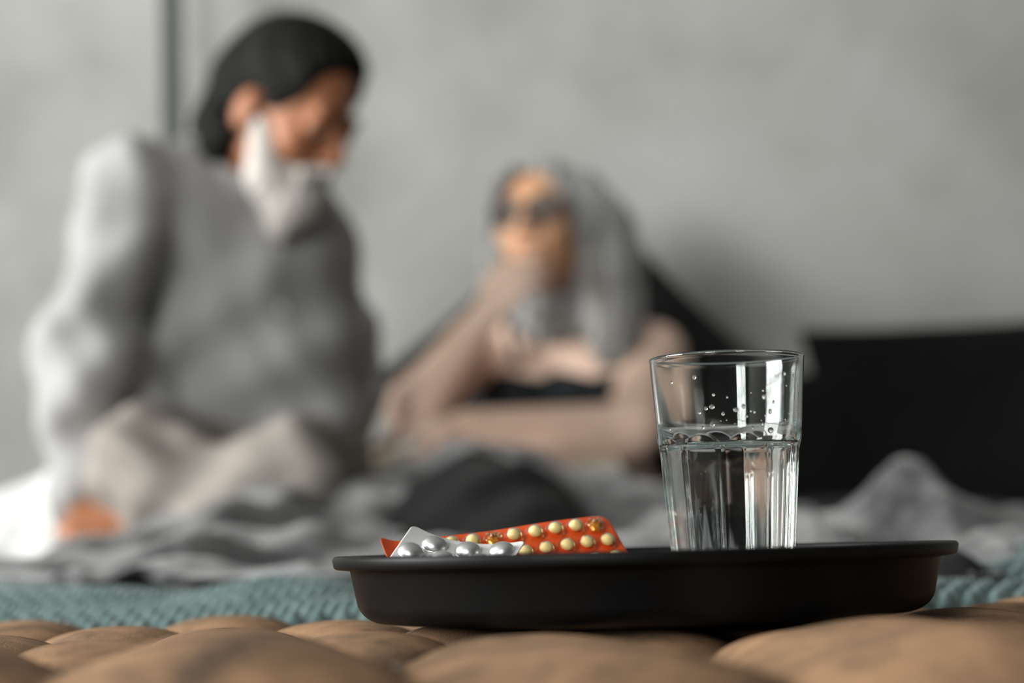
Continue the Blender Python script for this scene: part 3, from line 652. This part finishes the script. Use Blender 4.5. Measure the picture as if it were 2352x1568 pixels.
# ---- open book on her lap
bk = empty('book', P(1130, 1060, 2.98), 'large open book with cream pages under the woman\'s forearm', 'book')
def page_block(px0, px1, pyt, side):
    n, k = 26, 12; V = []
    a, b = P(px0, pyt[0], 2.98), P(px1, pyt[1], 2.98)
    for i in range(n):
        t = i / (n - 1); c = a.lerp(b, t); q = t if side > 0 else 1 - t
        lift = .020 * math.sin(math.pi * min(1, q * 1.1)) ** .8 * (1 - q * .6)
        for j in range(k):
            w = j / (k - 1); V.append(c + V3(0, -.13 + .25 * w, lift - .045 * (1 - w)))
    top = np.array(V); bot = top - np.array([0, 0, .022]) * np.repeat(np.array([min(1, .35 + (i / (n - 1) if side > 0 else 1 - i / (n - 1))) for i in range(n)]), k)[:, None]
    f = [grid_faces(n, k), grid_faces(n, k, n * k, True)]
    ring = [(i, 0) for i in range(n)] + [(n - 1, j) for j in range(1, k)] + [(i, k - 1) for i in range(n - 2, -1, -1)] + [(0, j) for j in range(k - 2, 0, -1)]
    r = np.array([x * k + y for x, y in ring]); r2 = np.roll(r, -1); f.append(np.stack([r2, r, r + n * k, r2 + n * k], -1))
    return np.concatenate([top, bot]), np.concatenate(f)
v_, f_2 = page_block(815, 1125, (1032, 1040), -1); mesh('pages', v_, f_2, M['paper'], bk)
v_, f_2 = page_block(1125, 1430, (1040, 1040), 1); mesh('pages', v_, f_2, M['paper'], bk)
a, b, c = P(805, 1036, 2.98), P(1125, 1060, 2.98), P(1440, 1044, 2.98)
Vc = []
for q in (a, b, c):
    for w, dz in ((-.135, -.072), (.125, -.027)): Vc += [q + V3(0, w, dz), q + V3(0, w, dz - .004)]
mesh('cover', Vc, [(0, 2, 6, 4), (4, 6, 10, 8), (1, 5, 7, 3), (5, 9, 11, 7), (0, 4, 5, 1), (4, 8, 9, 5), (2, 3, 7, 6), (6, 7, 11, 10), (0, 1, 3, 2), (8, 10, 11, 9)], M['book_cover'], bk, False)

# ------------------------------------------------------------------ tufted ottoman
ott = empty('ottoman', (.1, .92, 0), 'button tufted tan leather ottoman at the foot of the bed', 'ottoman')
OX0, OX1, OY0, OY1 = -.72, .86, .625, 1.250
TA, TB, TX, TY = .1275, .088, .0870, .830
def skew(Y): return -.15 * (Y - .70)          # the tufting runs slightly askew
X, Y = gx(OX0, OX1, OY0, OY1, .0035)
def tuft(X, Y):
    yc = np.clip(Y, TY, TY + 4 * TB)
    X = X - skew(Y)
    uu = (X - TX) / TA + (yc - TY) / (2 * TB); vv = (X - TX) / TA - (yc - TY) / (2 * TB)
    h = (np.abs(np.sin(math.pi * uu)) * np.abs(np.sin(math.pi * vv))) ** .42
    out = np.maximum(TY - Y, Y - TY - 4 * TB)
    # nearest button
    ui, vi = np.round(uu), np.round(vv); bx = TX + (ui + vi) / 2 * TA; by = TY + (ui - vi) * TB
    d2 = (X - bx) ** 2 + (yc - by) ** 2
    prox = np.exp(-d2 / .030 ** 2) * np.exp(-(np.maximum(out, 0) / .05) ** 2)
    z = -.026 * (1 - h) * (.50 + .50 * prox) - .006 * np.exp(-d2 / .012 ** 2) * (out < .01)
    return z
ZT = E - .0405
Z = ZT + tuft(X, Y)
Z += np.interp(X, [-.19, -.05, .0, .10, .16], [.0085, .0075, .0025, .003, .0070]) * smooth01((TY + .02 - Y) / .06)
Z += .0012 * vnoise(X, Y, 60, 21)
def rnd(d, r):
    t = np.clip(1 - d / r, 0, 1); return r * (1 - np.sqrt(np.maximum(1 - t * t, 0)))
Z -= rnd(Y - OY0, .055) + rnd(OY1 - Y, .045) + rnd(X - OX0, .05) + rnd(OX1 - X, .05)
# the tray's weight presses the tufts level under its foot
TC = P(1474, 1238, 1.0); TCx, TCy = TC.x, 1.0; TRZ = E - .0056; TH = .0335
rr = np.hypot(X - TCx, Y - TCy)
Z = np.where(rr < .15, np.minimum(Z, TRZ - TH - .0003), Z)
sheet('tufted_top', X, Y, Z, .06, M['leather'], ott)
box('side_panel', (OX0 + .004, OY0 + .004, .10), (OX1 - .004, OY1 - .004, E - .115), M['leather'], ott, .02)
for i, x in enumerate((OX0 + .06, OX1 - .11)):
    for y in (OY0 + .06, OY1 - .11): box('leg', (x, y, 0), (x + .05, y + .05, .10), M['walnut'], ott, .006)
LZ = Z
def leather_z(x, y): return float(LZ[int(round((x - OX0) / .0035)), int(round((y - OY0) / .0035))])
for r_ in range(5):
    y = TY + r_ * TB
    for k in range(-6, 7):
        x = TX + (k + (.5 if r_ % 2 else 0)) * TA + skew(y)
        if x < OX0 + .07 or x > OX1 - .07: continue
        ball('button', (x, y, leather_z(x, y) + .001), (.009, .009, .004), M['button'], ott, 14)
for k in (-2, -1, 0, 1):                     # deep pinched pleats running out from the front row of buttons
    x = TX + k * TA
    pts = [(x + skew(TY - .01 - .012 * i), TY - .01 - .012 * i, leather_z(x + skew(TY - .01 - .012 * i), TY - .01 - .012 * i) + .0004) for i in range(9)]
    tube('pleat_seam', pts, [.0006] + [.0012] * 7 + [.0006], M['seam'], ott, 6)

# ------------------------------------------------------------------ tray
def arc(cx, cz, r, a0, a1, n): return [(cx + r * math.cos(D_(a0 + (a1 - a0) * i / (n - 1))), cz + r * math.sin(D_(a0 + (a1 - a0) * i / (n - 1)))) for i in range(n)]
B = TRZ - TH
prof = [(.0001, B), (.130, B)] + arc(.1338, B + .0135, .0135, -90, -20, 8) + [(.1500, B + .0262)] + arc(.1528, B + .0285, .0018, 200, 260, 3)[::1] \
     + [(.1560, B + .0272)] + arc(.1562, B + .0295, .0023, -75, 0, 4) + arc(.1568, B + .0318, .0022, 5, 95, 5) + [(.1548, B + .0338)] + arc(.1532, B + .0322, .0016, 90, 190, 4) \
     + [(.1485, B + .0250)] + arc(.1365, B + .0115, .009, -22, -90, 6) + [(.0001, B + .0025)]
o = lathe_mesh('tray', prof, 160, M['tray'], None, TCx, TCy); tag(o, 'round matte black tray with a rolled rim on the tufted ottoman', 'tray')
FLOOR = B + .0025

# ------------------------------------------------------------------ tumbler
G = P(1684, 1238, 1.0); GX, GY = G.x, 1.0; GH = .1288
glass = empty('drinking_glass', (GX, GY, FLOOR), 'clear faceted tumbler half full of water on the black tray', 'glass')
def Dz(z):
    d = .0291 + (.0350 - .0291) * z / .080
    return d + np.where(z > .0805, .0036 * (np.maximum(z - .0805, 0) / .0125) ** 1.15, 0)
def Rz(z):
    up = .0378 + (.0401 - .0378) * (z - .0944) / (.1288 - .0944); lo = (.0291 + .0059 * z / .080) * 1.047
    return lo + (up - lo) * smooth01((z - .0765) / .0150)
def Ri(z):
    lo = .0262 + (.0318 - .0262) * (z - .012) / (.078 - .012); up = .0355 + (.0384 - .0355) * (z - .0944) / (.1288 - .0944)
    return lo + (up - lo) * smooth01((z - .072) / .0224)
NT = 240; th = np.linspace(0, 2 * math.pi, NT, endpoint=False)
sect = 2 * math.pi / 10; PHI0 = D_(-90 + 6)
ph = (th - PHI0 + sect / 2) % sect - sect / 2
zo = np.concatenate([[.0015], np.linspace(.003, .074, 20), np.linspace(.0755, .096, 30), np.linspace(.099, GH - .0012, 14)])
Vg = []
rows = []
rows.append(np.stack([np.full(NT, .0001), np.zeros(NT)], 1)); rows.append(np.stack([np.full(NT, .020), np.full(NT, .0012)], 1)); rows.append(np.stack([np.full(NT, .0262), np.full(NT, .0)], 1))
for z in zo:
    R_ = float(Rz(np.array([z]))[0]); d_ = float(Dz(np.array([z]))[0]); q = d_ / np.cos(ph)
    k = .00025; h_ = np.maximum(k - np.abs(R_ - q), 0) / k; r_ = np.minimum(R_, q) - h_ * h_ * k * .25
    if z < .004: r_ = r_ - (.004 - z) * .35
    rows.append(np.stack([r_, np.full(NT, z)], 1))
rt = float(Rz(np.array([GH]))[0]); ri = float(Ri(np.array([GH]))[0]); rm, rw = (rt + ri) / 2, (rt - ri) / 2 + .0001
for a in (15, 40, 65, 90, 115, 140, 165):
    rows.append(np.stack([np.full(NT, rm + rw * math.cos(D_(a))), np.full(NT, GH - .0010 + .0012 * math.sin(D_(a)))], 1))
zi = np.concatenate([np.linspace(GH - .002, .098, 12), np.linspace(.0955, .070, 16), np.linspace(.066, .019, 10)])
for z in zi: rows.append(np.stack([np.full(NT, float(Ri(np.array([z]))[0])), np.full(NT, z)], 1))
for a in (20, 45, 70): rows.append(np.stack([np.full(NT, .0262 - .006 + .006 * math.cos(D_(a))), np.full(NT, .018 - .006 * math.sin(D_(a)))], 1))
rows.append(np.stack([np.full(NT, .018), np.full(NT, .0118)], 1)); rows.append(np.stack([np.full(NT, .0001), np.full(NT, .0115)], 1))
K = len(rows); A = np.stack(rows, 1)
V = np.stack([GX + A[..., 0] * np.cos(th)[:, None], GY + A[..., 0] * np.sin(th)[:, None], FLOOR + .0002 + A[..., 1]], -1).reshape(-1, 3)
mesh('tumbler_body', V, grid_faces(NT, K, 0, False, True), M['glass'], glass)
# water: closed solid that just overlaps the inner wall, with a raised meniscus
WL = .0832; wp_ = [(.0001, .0116), (.018, .0119)] + [(.0262 - .006 + .006 * math.cos(D_(a)) + .00012, .018 - .006 * math.sin(D_(a))) for a in (70, 45, 20)]
for z in np.linspace(.019, WL + .0012, 30): wp_.append((float(Ri(np.array([z]))[0]) + .00012, float(z)))
re = wp_[-1][0]; wp_ += [(re - .0006, WL + .0006), (re - .0014, WL + .0002), (re - .003, WL), (re - .01, WL), (.0001, WL)]
o = lathe_mesh('water', [(r, z + FLOOR + .0002) for r, z in wp_], NT, M['water'], None, GX, GY); tag(o, 'clear water half filling the faceted tumbler', 'water')
# beads of water on the inner wall
drops = [(1040, 205, 1.5), (1118, 210, .8), (1057, 290, .6), (885, 380, 1.3), (880, 335, .7), (960, 412, .7), (480, 462, .95), (520, 452, 1.5), (435, 492, .8), (597, 503, .9), (685, 475, 1.6), (740, 450, 1.0), (765, 520, .8), (793, 484, .6), (818, 490, .8),
         (935, 483, 1.15), (898, 515, .6), (1077, 490, .6), (1098, 465, .5), (1150, 465, .7), (525, 577, 1.25), (460, 600, .8), (583, 553, .35), (622, 547, .35), (705, 547, .4), (732, 556, .35), (585, 590, .35), (680, 573, .35), (870, 548, .4), (877, 575, .9),
         (808, 603, .8), (1048, 535, .55), (1125, 545, .7), (1098, 575, .5), (940, 617, 1.9), (793, 352, .5), (250, 598, .7), (398, 235, 1.2), (250, 262, .8), (530, 365, .8), (625, 385, .6)]
for zx, zy, r in drops:
    px, py = 1470 + zx / 3.136, 790 + zy / 3.136; q = P(px, py, .966); z = q.z - FLOOR; R_ = float(Ri(np.array([z]))[0]); dx = min(max(q.x - GX, -R_ * .93), R_ * .93)
    c = V3(GX + dx, GY - math.sqrt(R_ * R_ - dx * dx), q.z); n_ = V3(GX - c.x, GY - c.y, 0).normalized(); t_ = n_.cross(V3(0, 0, 1)); r *= .001
    ball('water_droplet', c, (r * .95, r * .5, r * (1.15 if r < .0015 else .8)), M['water'], glass, 14, (t_, n_, V3(0, 0, 1)))

# ------------------------------------------------------------------ blister packs
class Pack:
    def __init__(s, o, a, b, la, lb, bend): s.o, s.a, s.b, s.la, s.lb, s.bend = o, a.normalized(), b.normalized(), la, lb, bend; s.n = s.a.cross(s.b).normalized(); s.n = s.n if s.n.z > 0 else -s.n
    def at(s, x, y): return s.o + s.a * x + s.b * y + s.n * s.bend(x / s.la, y / s.lb)
    def frame(s, x, y):
        e = .0005; c = s.at(x, y); u_ = (s.at(x + e, y) - s.at(x - e, y)).normalized(); w = (s.at(x, y + e) - s.at(x, y - e)).normalized(); n = u_.cross(w).normalized()
        if n.dot(s.n) < 0: n = -n
        return c, u_, n.cross(u_) if n.cross(u_).dot(w) > 0 else u_.cross(n), n
    def sheet(s, name, m, parent, rc, thick, nx=90, ny=60):
        V, UV = [], []
        ys = np.linspace(0, s.lb, ny)
        ys = np.unique(np.concatenate([ys, np.linspace(0, rc, 8), np.linspace(s.lb - rc, s.lb, 8)])); ny = len(ys)
        for i in range(nx):
            for y in ys:
                ins = 0.0
                dy = rc - min(y, s.lb - y)
                if dy > 0: ins = rc - math.sqrt(max(rc * rc - dy * dy, 0))
                x = ins + (s.la - 2 * ins) * i / (nx - 1); V.append(s.at(x, y)); UV.append((x, y))
        top = np.array(V); bot = top - np.array(s.n) * thick; n = nx * ny
        f = [grid_faces(nx, ny), grid_faces(nx, ny, n, True)]
        ring = [(i, 0) for i in range(nx)] + [(nx - 1, j) for j in range(1, ny)] + [(i, ny - 1) for i in range(nx - 2, -1, -1)] + [(0, j) for j in range(ny - 2, 0, -1)]
        r = np.array([p * ny + q for p, q in ring]); r2 = np.roll(r, -1); f.append(np.stack([r2, r, r + n, r2 + n], -1))
        return mesh(name, np.concatenate([top, bot]), np.concatenate(f), m, parent, True, UV + UV)
    def dome(s, name, x, y, rx, ry, h, m, parent, n=28, k=11, crumple=0, flare=True, lift=0.0):
        c, u_, w, nn = s.frame(x, y); c = c + nn * lift; V, UV = [], []
        r = random.Random(int(x * 1e5) + int(y * 1e6))
        pr = [(1.12, -.0004), (1.09, .0001)] if flare else []
        for j in range(k + 1):
            t = j / k * math.pi / 2; pr.append((max(math.cos(t) ** .85, .01), math.sin(t) ** 1.0 * h))
        for i in range(n):
            a = 2 * math.pi * i / n
            for (q, z) in pr:
                jx = jz = 0
                if crumple: jx = crumple * .14 * math.sin(a * 5 + z * 2500 + x * 900); jz = crumple * h * .28 * math.sin(a * 3 + q * 9 + y * 3000) * min(1, z / h * 2)
                V.append(c + u_ * (rx * (q + jx) * math.cos(a)) + w * (ry * (q + jx) * math.sin(a)) + nn * (z - jz)); UV.append((x + rx * q * math.cos(a), y + ry * q * math.sin(a)))
        kk = len(pr); f = grid_faces(n, kk, 0, False, True).tolist(); f.append(tuple(i * kk + kk - 1 for i in range(n)))
        return mesh(name, V, f, m, parent, True, UV)

def fit_len(tl, a, b, want):
    bn = b.normalized(); zz = min(tl.z, (tl + a).z); L = min(want, (zz - FLOOR - .0012) / -bn.z)
    print('PACK', L, [math.hypot((q - V3(TCx, TCy, 0)).x, (q - V3(TCx, TCy, 0)).y) for q in (tl, tl + a, tl + bn * L, tl + a + bn * L)]); return L
# silver pack
TL, TR = P(949, 1212, 1.000), P(1208, 1240, .980)
a_ = (TR - TL); la = a_.length; b_ = V3(-.013, -.030, -.0185); b_ = b_ - a_.normalized() * b_.dot(a_.normalized())
bend = lambda s, t: -.0052 * 4 * s * (1 - s) * (1 - .6 * t) + .0022 * max(0, 1 - s / .35) ** 2 * (1 - t)
lbs = fit_len(TL, a_, b_, .092)
lbs = .056
silver = Pack(TL, a_, b_, la, lbs, bend)
sp = empty('blister_pack', silver.at(la / 2, .09), 'silver blister pack with smooth oval domes, lying over the orange pack', 'blister pack')
silver.sheet('foil_sheet', M['silver_foil'], sp, .0035, .0004)
for r_ in range(7):
    if .0100 + r_ * .0122 > lbs - .0065: break
    for s_i in ((.25, .545, .845) if r_ % 2 == 0 else (.125, .40, .715)):
        silver.dome('foil_dome', s_i * la, .0100 + r_ * .0122, .0070, .0060, .0052, M['silver_dome'], sp)
# orange pack
TL, TR = P(862, 1248, 1.012), P(1392, 1184, 1.075)
a_ = (TR - TL); la = a_.length; b_ = V3(.0090, -.0175, -.0208); b_ = b_ - a_.normalized() * b_.dot(a_.normalized())
bend = lambda s, t: .0070 * max(0, 1 - s / .11) ** 2 * (1 - t) - .0010 * math.sin(math.pi * s) + .0020 * max(0, (s - .5) / .5) * math.sin(math.pi * s) * 2
lbo = fit_len(TL, a_, b_, .066)
orange = Pack(TL, a_, b_, la, lbo, bend)
op = empty('blister_pack', orange.at(la / 2, .064), 'orange blister pack of round cream tablets, leaning behind the silver pack', 'blister pack')
orange.sheet('foil_sheet', M['orange_foil'], op, .0055, .0004, 110, 50)
for r_ in range(5):
    for c_ in range(11):
        x = la * (.918 - .0895 * c_) + (.0012 if r_ % 2 else 0) ; y = .0078 + .0128 * r_
        if x < .004 or y > lbo - .0055: continue
        burst = (r_, c_) in ((0, 0), (0, 5), (0, 9), (1, 10), (1, 9), (2, 3)) or c_ == 10
        if burst:
            orange.dome('empty_dome', x, y, .0049, .0049, .0052, M['amber_dome'], op, 28, 9, 1.0)
            orange.dome('torn_foil', x, y, .0036, .0036, .0016, M['orange_crumple'], op, 20, 5, 1.4, False, .0003)
        else:
            d = orange.dome('dome', x, y, .0049, .0050, .0064, M['amber_dome'], op)
            c, u_, w, nn = orange.frame(x, y); off = rng.uniform(-.0003, .0003)
            ball('tablet', c + nn * .0031 + w * (-.0002 + off) + u_ * off, (.0037, .0037, .0030), M['tablet'], d, 18, (u_, w, nn))
